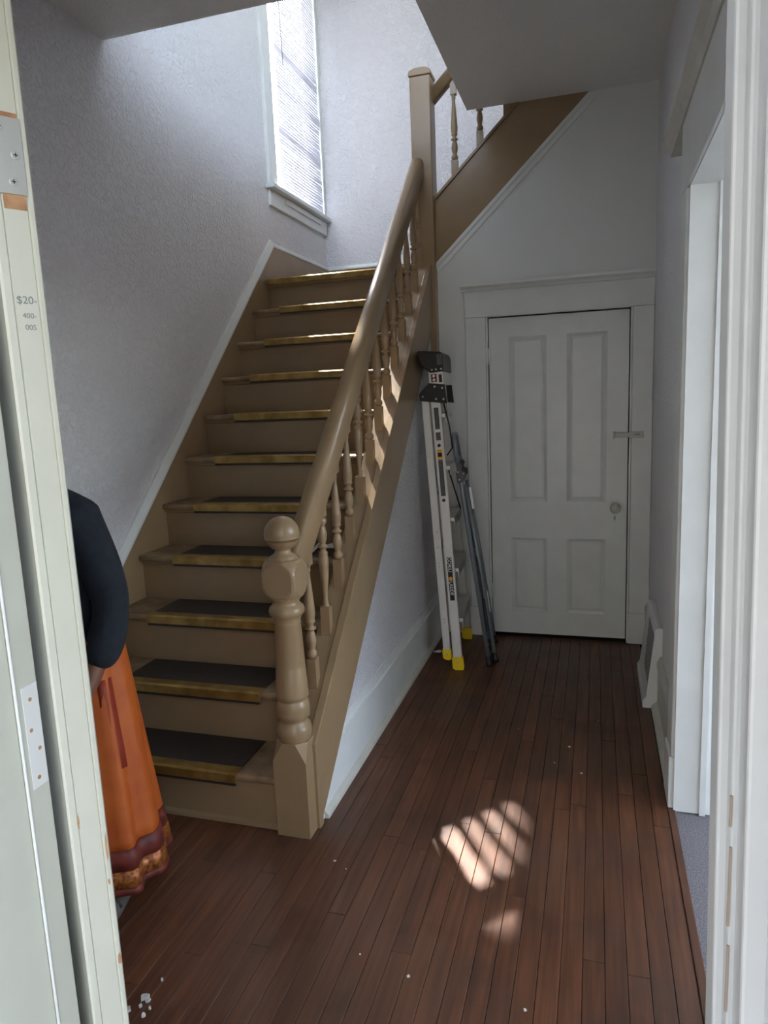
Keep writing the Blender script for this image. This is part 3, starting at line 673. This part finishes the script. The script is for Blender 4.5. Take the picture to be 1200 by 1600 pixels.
for v0, dv, sg in ((0, TP, 1), (WD, -TF, -1)):
    a, b_ = (v0, v0 + .026 * sg)
    lo, hi = min(a, b_), max(a, b_); web = (lo, lo + .003) if sg > 0 else (hi - .003, hi)
    mb = MB(); lbox(mb, -.025, .027, web[0], web[1], .05, 1.66, dv); lbox(mb, -.025, -.022, lo, hi, .05, 1.66, dv); lbox(mb, .024, .027, lo, hi, .05, 1.66, dv)
    fr = mb.build('front_rail', ALU, la)
    if sg > 0: near_front = fr
    mb = MB(); lbox(mb, -.079, -.037, web[0] + .012 * sg, web[1] + .012 * sg, .10, 1.56, dv); lbox(mb, -.079, -.076, lo + .012 * sg, hi + .012 * sg, .10, 1.56, dv); lbox(mb, -.040, -.037, lo + .012 * sg, hi + .012 * sg, .10, 1.56, dv)
    rr_ = mb.build('rear_rail', ALU, la)
    if sg > 0: near_rear = rr_
    mb = MB(); pr3 = [(-.031, .075), (-.031, .012), (-.018, 0), (.030, 0), (.033, .012), (.033, .075)]
    for vv in ((lo - .004, hi + .004),):
        n6 = len(pr3); q = [lp(p[0], vv[0], p[1]) for p in pr3] + [lp(p[0], vv[1], p[1]) for p in pr3]
        mb.add(q, [tuple(range(n6)), tuple(range(2 * n6 - 1, n6 - 1, -1))] + [(i + n6, (i + 1) % n6 + n6, (i + 1) % n6, i) for i in range(n6)])
    ft = mb.build('foot', YELLOW, la, bevel=.002)
    if sg > 0:
        mb = MB().lathe([(.006, 0), (.006, -.004), (.003, -.006)], tuple(lp(0, lo - .004, .05)), 10, 'y'); mb.build('rivet', STEEL, ft)
    mb = MB(); q = [lp(p[0] - .058, lo + .012 * sg - .004, p[1] * .9 + .055) for p in pr3] + [lp(p[0] - .058, hi + .012 * sg + .004, p[1] * .9 + .055) for p in pr3]
    q = []
    pr4 = [(-.084, .115), (-.084, .068), (-.074, .058), (-.050, .052), (-.034, .062), (-.034, .115)]
    q = [lp(p[0], lo + .012 * sg - .004, p[1]) for p in pr4] + [lp(p[0], hi + .012 * sg + .004, p[1]) for p in pr4]; n6 = 6
    mb.add(q, [tuple(range(n6)), tuple(range(2 * n6 - 1, n6 - 1, -1))] + [(i + n6, (i + 1) % n6 + n6, (i + 1) % n6, i) for i in range(n6)])
    f2 = mb.build('foot', YELLOW, la, bevel=.002)
    if sg > 0: MB().lathe([(.0055, 0), (.0055, -.004), (.003, -.006)], tuple(lp(-.058, lo + .012 - .004, .088)), 10, 'y').build('rivet', STEEL, f2)
for k in range(5):
    w_ = .28 + k * .285; s = TP * w_ / 1.7; sf = TF * w_ / 1.7
    mb = MB(); lbox(mb, -.030, .046, s + .024, WD - sf - .024, w_ - .010, w_ + .010); lbox(mb, .043, .046, s + .024, WD - sf - .024, w_ - .040, w_ + .010)
    mb.build('step', ALU, la, bevel=.002)
    mb = MB(); lbox(mb, -.076, -.050, s + .030, WD - sf - .030, w_ + .10, w_ + .125); mb.build('rear_brace', ALU, la)
# upper rail box, hinge bracket and top cap
for (v0, v1) in ((TP * .92 - .006, TP * .92 + .004), (WD - TF * .92 - .004, WD - TF * .92 + .006)):
    hx = [(-.022, 1.612), (.058, 1.585), (.058, 1.480), (-.090, 1.500), (-.090, 1.545)]
    hx = [(-.028, 1.600), (.060, 1.585), (.064, 1.482), (-.084, 1.510), (-.088, 1.545)]
    n6 = 5; mb = MB(); q = [lp(p[0], v0, p[1]) for p in hx] + [lp(p[0], v1, p[1]) for p in hx]
    mb.add(q, [tuple(range(n6)), tuple(range(2 * n6 - 1, n6 - 1, -1))] + [(i + n6, (i + 1) % n6 + n6, (i + 1) % n6, i) for i in range(n6)])
    br = mb.build('hinge_bracket', GLOSSBLACK, la, bevel=.002)
    if v0 < .2:
        for (a, b_) in ((-.066, 1.532), (.004, 1.578), (.006, 1.512), (.044, 1.567), (.046, 1.508)):
            MB().lathe([(.0055, 0), (.0055, -.003), (.0025, -.005)], tuple(lp(a, v0, b_)), 10, 'y').build('rivet', STEEL, br)
mb = MB(); lbox(mb, -.020, .052, TP * .95, WD - TF * .95, 1.585, 1.665); mb.build('head_box', ALU, la, bevel=.002)
n6 = 6; hx = [(-.072, 1.775), (.055, 1.757), (.064, 1.735), (.062, 1.655), (-.012, 1.652), (-.062, 1.700)]
mb = MB(); q = [lp(p[0], TP * .6, p[1]) for p in hx] + [lp(p[0], WD - TF * .8, p[1]) for p in hx]
mb.add(q, [tuple(range(n6)), tuple(range(2 * n6 - 1, n6 - 1, -1))] + [(i + n6, (i + 1) % n6 + n6, (i + 1) % n6, i) for i in range(n6)])
tcp = mb.build('top_cap', GLOSSBLACK, la, bevel=.006)
for a in (.000, .022, .050): MB().lathe([(.005, 0), (.005, -.003), (.0025, -.005)], tuple(lp(a, TP * .6, 1.667)), 10, 'y').build('rivet', STEEL, tcp)
mb = MB(); lbox(mb, .030, .060, TP * .6 - .002, TP * .6, 1.690, 1.745); mb.build('tool_slot', LBLGREY, tcp)
# stickers
def sticker(name, mt, u0, u1, w0, w1, parent=near_front, lift=.0012, base=None):
    mb = MB(); s0, s1 = TP * w0 / 1.7, TP * w1 / 1.7
    if base is not None: s0 = s1 = base
    q = [lp(u0, s0 - lift, w0), lp(u1, s0 - lift, w0), lp(u1, s1 - lift, w1), lp(u0, s1 - lift, w1), lp(u0, s0, w0), lp(u1, s0, w0), lp(u1, s1, w1), lp(u0, s1, w1)]
    mb.add(q, [(0, 1, 2, 3), (7, 6, 5, 4), (0, 4, 5, 1), (1, 5, 6, 2), (2, 6, 7, 3), (3, 7, 4, 0)]); return mb.build(name, mt, parent)
hb0 = TP * .95
wsx = sticker('warning_sticker', LBLBLACK, -.012, .018, 1.603, 1.645, near_front, .002, hb0)
for zz in (1.635, 1.614):
    MB().lathe([(.0085, 0), (.0085, -.0006)], tuple(lp(.003, hb0 - .002, zz)), 16, 'y').build('prohibition_disc', LBLWHITE, wsx)
    for r_ in (.0088,):
        pts = [lp(.003 + r_ * math.cos(q * math.pi / 8), hb0 - .0028, zz + r_ * math.sin(q * math.pi / 8)) for q in range(17)]
        MB().tube(pts, .0010, 4).tube([lp(.003 - .006, hb0 - .0028, zz + .006), lp(.003 + .006, hb0 - .0028, zz - .006)], .0010, 4).build('prohibition_ring', LBLRED, wsx)
sticker('black_sticker', LBLBLACK, .030, .047, 1.598, 1.640, near_front, .002, hb0)
sticker('blue_sticker', LBLBLUE, -.013, .013, 1.455, 1.466)
sticker('instruction_sticker', LBLGREY, -.013, .013, 1.350, 1.455)
sticker('barcode_sticker', LBLWHITE, -.013, .013, 1.334, 1.350)
sticker('instruction_sticker', LBLGREY, -.013, .013, 1.290, 1.333)
sticker('orange_sticker', LBLORANGE, -.013, .013, 1.185, 1.240)
sticker('black_sticker', LBLBLACK, -.012, .012, 1.200, 1.222, near_front, .0016)
sticker('instruction_sticker', LBLGREY, -.013, .013, .985, 1.184)
for w_ in (1.262, .962): MB().lathe([(.009, 0), (.009, -.003), (.005, -.004)], tuple(lp(0, TP * w_ / 1.7, w_)), 14, 'y').build('rubber_plug', GLOSSBLACK, near_front)
lab = sticker('brand_label', LBLBLACK, -.012, .014, .400, .645, near_front, .0016)
text_part('label_lettering', 'GORILLA', .0275, LBLWHITE, lab, lp(.001, TP * .59 / 1.7 - .0024, .590), -LZ, LXv)
text_part('label_lettering', 'LADDERS', .0255, LBLWHITE, lab, lp(.001, TP * .46 / 1.7 - .0024, .455), -LZ, LXv)
em = MB(); ep = [(-.009, .516), (.000, .509), (.009, .516), (.010, .527), (.004, .535), (-.004, .535), (-.010, .527)]
em.add([lp(p[0] + .001, TP * p[1] / 1.7 - .0024, p[1]) for p in ep] + [lp(p[0] + .001, TP * p[1] / 1.7 - .0010, p[1]) for p in ep], [tuple(range(7)), tuple(range(13, 6, -1))] + [(q, (q + 1) % 7, (q + 1) % 7 + 7, q + 7) for q in range(7)])
em.build('label_emblem', LBLORANGE, lab)
for w_ in (.785, .70): MB().lathe([(.0055, 0), (.0055, -.003), (.003, -.004)], tuple(lp(-.058, .012 + TP * w_ / 1.7, w_)), 10, 'y').build('rivet', STEEL, near_rear)
for w_ in (1.22, 1.20, .61, .59, .29, .27): MB().lathe([(.0042, 0), (.0042, -.002), (.002, -.003)], tuple(lp(-.060, .012 + TP * w_ / 1.7, w_)), 8, 'y').build('rivet', STEEL, near_rear)
# black spreader strap and bar on the step side
MB().tube([lp(.040, .085, 1.50), lp(.060, .10, 1.36), lp(.064, .11, 1.24), lp(.030, .12, 1.20)], .004, 6).build('spreader_bar', GLOSSBLACK, la)
MB().tube([lp(.036, .09, 1.12), lp(.080, .11, .90)], .005, 6).build('spreader_bar', GLOSSBLACK, la)

# ------------------------------------------------------------------ grey folding step stool
GB = Vector((-.569, 3.785, 0)); gs = thing('step_stool', 'folded grey tubular step stool with black treads beside the closet door', 'step stool', GB)
GT = math.atan2(.135, 1.0); GZ = Vector((-math.sin(GT), .02, math.cos(GT))).normalized(); GY = Vector((-.149, .989, 0)); GY = (GY - GZ * GY.dot(GZ)).normalized(); GX = GY.cross(GZ)
def gp(u, v, w_): return GB + GX * u + GY * v + GZ * w_
for v in (0, .33):
    MB().tube([gp(0, v, .03), gp(-.002, v, 1.06), gp(-.004, v, 1.20)], .0125, 10).build('front_leg', GREYTUBE, gs)
    MB().tube([gp(.036, v + .045, .035), gp(.030, v + .03, .60), gp(.018, v + .02, 1.04)], .0115, 10).build('rear_leg', GREYTUBE, gs)
    for (u, vv, w_) in ((0, v, .0), (.036, v + .045, .004)):
        c_ = gp(u, vv, w_); c2_ = gp(u, vv, w_ + .055)
        MB().tube([(c_.x, c_.y, max(c_.z, .001)), tuple(gp(u, vv, w_ + .02)), tuple(c2_)], [.021, .018, .0145], 10).build('rubber_foot', GLOSSBLACK, gs)
    jb = MB(); jp = [(-.020, 1.055), (.012, 1.060), (.030, 1.085), (.032, 1.110), (.012, 1.125), (.022, 1.150), (.014, 1.165), (-.006, 1.165), (-.010, 1.130), (-.020, 1.115)]
    nj = len(jp); q = [gp(p[0], v - .018, p[1]) for p in jp] + [gp(p[0], v + .018, p[1]) for p in jp]
    jb.add(q, [tuple(range(nj)), tuple(range(2 * nj - 1, nj - 1, -1))] + [(i + nj, (i + 1) % nj + nj, (i + 1) % nj, i) for i in range(nj)])
    jo = jb.build('hinge_joint', GLOSSBLACK, gs, bevel=.002)
    if v == 0:
        for a, b_ in ((-.008, 1.075), (.020, 1.105), (-.010, 1.118)): MB().lathe([(.005, 0), (.005, -.003), (.002, -.005)], tuple(gp(a, v - .018, b_)), 8, 'y').build('rivet', STEEL, jo)
pts = [gp(-.004, 0, 1.20), gp(-.005, 0, 1.28), gp(-.004, .02, 1.315), gp(-.004, .06, 1.325), gp(-.004, .27, 1.325), gp(-.004, .31, 1.315), gp(-.005, .33, 1.28), gp(-.004, .33, 1.20)]
MB().tube(pts, .0125, 10).build('handle_loop', GREYTUBE, gs)
for w_ in (.28, .53, .78):
    mb = MB(); q = []
    for (u, ww) in ((.010, w_ - .10), (.026, w_ - .10), (.030, w_ + .10), (.014, w_ + .10)): q.append((u, ww))
    vv = [gp(u, .02, ww) for u, ww in q] + [gp(u, .31, ww) for u, ww in q]
    mb.add(vv, [(0, 1, 2, 3), (7, 6, 5, 4)] + [(i + 4, (i + 1) % 4 + 4, (i + 1) % 4, i) for i in range(4)]); mb.build('tread', GLOSSBLACK, gs, bevel=.004)
MB().box(-.001, .001, -.012, .012, 0, .11)
mb = MB(); vv = []
for u, ww in ((.046, .30), (.050, .30), (.050, .42), (.046, .42)): vv.append((u, ww))
q = [gp(u, .035, ww) for u, ww in vv] + [gp(u, .065, ww) for u, ww in vv]
mb.add(q, [(0, 1, 2, 3), (7, 6, 5, 4)] + [(i + 4, (i + 1) % 4 + 4, (i + 1) % 4, i) for i in range(4)]); mb.build('white_tag', LBLWHITE, gs)
mb = MB(); q = [gp(u, .03, ww) for u, ww in ((.036, .90), (.050, .90), (.046, 1.02), (.034, 1.02))] + [gp(u, .06, ww) for u, ww in ((.036, .90), (.050, .90), (.046, 1.02), (.034, 1.02))]
mb.add(q, [(0, 1, 2, 3), (7, 6, 5, 4)] + [(i + 4, (i + 1) % 4 + 4, (i + 1) % 4, i) for i in range(4)]); mb.build('warning_tag', LBLWHITE, gs)

# ------------------------------------------------------------------ crumpled paper on the fourth step, scraps on the floor
bm = bmesh.new(); bmesh.ops.create_grid(bm, x_segments=7, y_segments=5, size=.5)
rnd = random.Random(3)
for v in bm.verts: v.co = Vector((v.co.x * .17, v.co.y * .10, .012 + .030 * abs(math.sin(v.co.x * 9) * math.cos(v.co.y * 7)) + rnd.random() * .018))
me = bpy.data.meshes.new('crumpled_paper'); bm.to_mesh(me); bm.free(); me.materials.append(PAPER)
o = bpy.data.objects.new('crumpled_paper', me); COL.objects.link(o); o.location = (-1.165, 2.900, .838); o.rotation_euler = (0, 0, .3)
sd = o.modifiers.new('thick', 'SOLIDIFY'); sd.thickness = .001
tag(o, 'crumpled white paper on the fourth step behind the balusters', 'paper')
def flake(name, x, y, s, label, cat, group=None, seed=0, h=.004, mt=None):
    r = random.Random(seed); n = 7; pts = [(math.cos(2 * math.pi * q / n) * s * r.uniform(.5, 1.1), math.sin(2 * math.pi * q / n) * s * r.uniform(.5, 1.1)) for q in range(n)]
    mb = MB(); zt = [h * r.uniform(.4, 1.2) for _ in range(n)]
    mb.add([(x + p[0], y + p[1], .0004) for p in pts] + [(x + p[0] * .9, y + p[1] * .9, zt[i]) for i, p in enumerate(pts)], [tuple(range(n - 1, -1, -1)), tuple(range(n, 2 * n))] + [(q, (q + 1) % n, (q + 1) % n + n, q + n) for q in range(n)])
    return tag(mb.build(name, mt or FLAKE, bevel=0), label, cat, group)
for k, (dx, dy, s) in enumerate(((0, .015, .013), (.014, .008, .010), (-.022, -.030, .011), (-.016, -.052, .007), (.030, -.034, .007), (.006, -.012, .006), (.012, .075, .004), (.034, -.012, .004))):
    flake('plaster_crumb', -1.125 + dx, 1.33 + dy, s, 'small white plaster crumb scattered on the floor by the open door', 'debris', 'plaster crumbs by the entry door', 20 + k, .007)
for k, (fx, fy, s) in enumerate(((-.100, 2.93, .0075), (-.046, 2.72, .007), (-.155, 2.78, .004), (-.33, 3.05, .004), (.02, 3.2, .004), (-.62, 1.62, .004), (-.16, 1.55, .005), (-.10, 1.50, .005), (-.83, 1.98, .006), (-.78, 1.95, .004), (-.47, 1.58, .006), (.03, 1.49, .005))):
    flake('paint_chip', fx, fy, s, 'tiny pale paint chip lying on the brown hall floor boards', 'debris', 'paint chips on the hall floor', 40 + k, .003)
flake('paper_scrap', -.905, 3.945, .026, 'white paper scrap on the floor beside the ladder feet', 'paper', None, 5, .006, PAPER)

# ------------------------------------------------------------------ person half hidden by the open door
PX, PY = -1.62, 1.70
pe = thing('person', 'person in dark navy sweater and long orange skirt standing behind the open door', 'person', (PX, PY, 0))
def skin_mesh(name, verts, edges, radii, m, parent, sub=2, root=0):
    me = bpy.data.meshes.new(name); c = wl(parent)
    me.from_pydata([tuple(Vector(v) - c) for v in verts], edges, []); me.materials.append(m)
    o = bpy.data.objects.new(name, me); COL.objects.link(o); o.parent = parent
    md = o.modifiers.new('skin', 'SKIN'); md.use_smooth_shade = True
    sv = me.skin_vertices[0].data if me.skin_vertices else None
    if sv is None:
        bm = bmesh.new(); bm.from_mesh(me); ly = bm.verts.layers.skin.verify(); bm.to_mesh(me); bm.free(); sv = me.skin_vertices[0].data
    for i, r in enumerate(radii):
        sv[i].radius = r if isinstance(r, tuple) else (r, r); sv[i].use_root = (i == root)
    s = o.modifiers.new('sub', 'SUBSURF'); s.levels = sub; s.render_levels = sub
    WLOC[o.name] = c
    return o
P3 = lambda x, y, z: (PX + x, PY + y, z)
V_ = []; E_ = []; R_ = []
def nd(p, r, link=None):
    V_.append(P3(*p)); R_.append(r)
    if link is not None: E_.append((link, len(V_) - 1))
    return len(V_) - 1
pel = nd((0, 0, .86), (.125, .095)); sp = nd((0, .01, 1.04), (.115, .085), pel); ch = nd((0, .01, 1.20), (.13, .095), sp); nk0 = nd((0, .01, 1.30), (.06, .055), ch)
nk = nd((0, 0, 1.36), .048, nk0); hd0 = nd((-.02, -.01, 1.42), (.064, .075), nk); hd = nd((-.03, -.015, 1.50), (.070, .088), hd0); hd2 = nd((-.03, -.005, 1.56), (.058, .07), hd)
nose_ = nd((-.025, -.108, 1.475), .012, hd0)
arm = {}
for s in (-1, 1):
    sh = nd((.150 * s, .01, 1.225), .055, ch); el = nd((.218 * s, .03, .95), .042, sh); wr = nd((.210 * s, -.085, .755), .028, el); pa = nd((.200 * s, -.125, .705), (.030, .020), wr); arm[s] = pa
    hp_ = nd((.085 * s, 0, .80), .085, pel); kn_ = nd((.095 * s, -.01, .45), .058, hp_); an = nd((.165 * s, .02, .085), .038, kn_); to = nd((.190 * s, -.10, .035), (.040, .030), an); nd((.20 * s, -.165, .025), (.032, .018), to)
    for q, (dx, ln) in enumerate(((-.022, .072), (-.007, .082), (.008, .078), (.022, .062))):
        k1 = nd((.200 * s + dx * s, -.142, .705 - ln * .45), .0095, pa); nd((.200 * s + dx * s * .9, -.138, .705 - ln * .95), .008, k1)
    t1 = nd((.170 * s, -.148, .710), .011, pa); nd((.164 * s, -.160, .67), .009, t1)
body = skin_mesh('body', V_, E_, R_, SKIN, pe)
# face
for s in (-1, 1):
    MB().lathe([(.001, -.012), (.009, -.008), (.012, 0), (.009, .008), (.001, .012)], P3(-.03 + .030 * s, -.088, 1.492), 10, 'y').build('eye', LBLWHITE, pe)
    MB().lathe([(.005, 0), (.006, -.002), (.001, -.0035)], P3(-.03 + .030 * s, -.0985, 1.492), 10, 'y').build('pupil', HAIR, pe)
    MB().lathe([(.004, -.004), (.016, 0), (.018, .010), (.006, .016)], P3(-.03 + .076 * s, .0, 1.485), 10, 'x').build('ear', SKIN, pe)
MB().tube([P3(-.049, -.092, 1.432), P3(-.025, -.099, 1.430), P3(-.001, -.092, 1.432)], [.003, .006, .003], 8).build('mouth', MAROON, pe)
bm = bmesh.new(); bmesh.ops.create_uvsphere(bm, u_segments=20, v_segments=14, radius=1)
for v in bm.verts:
    v.co = Vector((v.co.x * .088, v.co.y * .100 + .022, v.co.z * .098))
    if v.co.z < -.02: v.co.y = max(v.co.y, .01); v.co.z *= 1.5
me = bpy.data.meshes.new('hair'); bm.to_mesh(me); bm.free(); me.materials.append(HAIR); [setattr(p, 'use_smooth', True) for p in me.polygons]
o = bpy.data.objects.new('hair', me); COL.objects.link(o); o.parent = pe; o.location = (-.03, -.005, 1.53)
# sweater
V_ = []; E_ = []; R_ = []
b0 = nd((0, 0, .79), (.195, .145)); b1 = nd((0, .005, .95), (.180, .125), b0); b2 = nd((0, .01, 1.08), (.165, .118), b1); b3 = nd((0, .01, 1.20), (.150, .115), b2); b4 = nd((0, .01, 1.315), (.070, .066), b3)
for s in (-1, 1):
    a0 = nd((.140 * s, .01, 1.205), .080, b3); a1 = nd((.188 * s, .018, 1.085), .068, a0); a2 = nd((.215 * s, .025, .972), .060, a1); a3 = nd((.222 * s, .012, .925), .053, a2); a4 = nd((.232 * s, -.035, .850), .062, a3); nd((.214 * s, -.072, .770), .047, a4)
skin_mesh('sweater', V_, E_, R_, SWEATER, pe)
# skirt with folds, hem border
def ring(z, rx, ry, cx, fold, n=72, ph=0):
    out = []
    for q in range(n):
        a = 2 * math.pi * q / n; f = 1 + fold * math.sin(a * 9 + ph + 1.2 * math.sin(a * 2)) + fold * .5 * math.sin(a * 17 + 2)
        out.append(P3(cx + rx * f * math.cos(a), ry * f * math.sin(a), z))
    return out
def skirt(zs, m, name, parent, grow=0.0):
    mb = MB(); R = []
    for z in zs:
        t = (.86 - z) / .78
        rx = .232 + .072 * t + grow; ry = .150 + .075 * t + grow; R.append(ring(z, rx, ry, 0, .016 + .030 * t))
    n = 72; vv = [p for r in R for p in r]
    mb.add(vv, [(j * n + q, j * n + (q + 1) % n, (j + 1) * n + (q + 1) % n, (j + 1) * n + q) for j in range(len(R) - 1) for q in range(n)], True)
    o = mb.build(name, m, parent); sd = o.modifiers.new('thick', 'SOLIDIFY'); sd.thickness = .004; sd.offset = -1
    return o
sk = skirt([.86, .80, .76, .70, .60, .48, .36, .24, .20], ORANGE, 'skirt', pe)
skirt([.215, .18, .15], MAROON, 'hem_border', sk, .003)
skirt([.150, .12, .095], GOLD, 'hem_border', sk, .004)
skirt([.095, .085, .075], MAROON, 'hem_border', sk, .005)
# folded sash end of darker cloth
mb = MB(); pa_ = []
for zz in (.74, .68, .60, .52, .46):
    t_ = (.86 - zz) / .78; pa_.append(P3((.232 + .072 * t_) * .93, -(.150 + .075 * t_) * .37, zz))
wv = [.006, .010, .014, .020, .022]
vv = []
for p, w_ in zip(pa_, wv): vv += [(p[0] - w_, p[1] - .020, p[2]), (p[0] + .005, p[1] - .006, p[2]), (p[0] + w_ * .6 + .004, p[1] + .024, p[2])]
mb.add(vv, [(3 * j + q, 3 * j + q + 1, 3 * j + 4 + q, 3 * j + 3 + q) for j in range(4) for q in range(2)], True)
o = mb.build('sash_fold', mat('rust red cloth', srgb(140, 48, 24), .6), pe); sd = o.modifiers.new('thick', 'SOLIDIFY'); sd.thickness = .004
for s in (-1, 1):
    V_ = []; E_ = []; R_ = []
    a = nd((.170 * s, .035, .044), (.046, .040)); b_ = nd((.192 * s, -.05, .044), (.048, .040), a); c_ = nd((.222 * s, -.145, .034), (.046, .030), b_); nd((.232 * s, -.195, .028), (.036, .022), c_)
    sh = skin_mesh('shoe', V_, E_, R_, SHOE, pe)
    MB().tube([P3(.165 * s, -.11, .044), P3(.212 * s, -.12, .076), P3(.258 * s, -.13, .044)], .006, 6).build('shoe_strap', HAIR, pe)

# ------------------------------------------------------------------ labels for the rest of the shell
for n_, l_ in {'wall_upper_right': 'white wall at the right of the upper hall', 'wall_upper_front': 'white wall at the front of the upper hall',
               'ceiling_upper': 'white ceiling above the stairwell', 'wall_side_room_far': 'white far wall of the right hand room',
               'wall_side_room_back': 'white back wall of the right hand room', 'wall_side_room_front': 'white front wall of the right hand room',
               'ceiling_side_room': 'white ceiling strip of the right hand room', 'floor_porch': 'grey board floor of the front porch',
               'ceiling_porch_shade': 'unseen white ceiling shading the front porch', 'wall_porch_blocker': 'unseen grey side wall added to shade the porch',
               'wall_house_blocker': 'unseen grey house front added to block low sky', 'ground': 'grey ground around the house',
               'wall_closet_dark_slab': 'dark slab standing in for the unlit closet inside'}.items():
    if n_ in bpy.data.objects: bpy.data.objects[n_]['label'] = l_
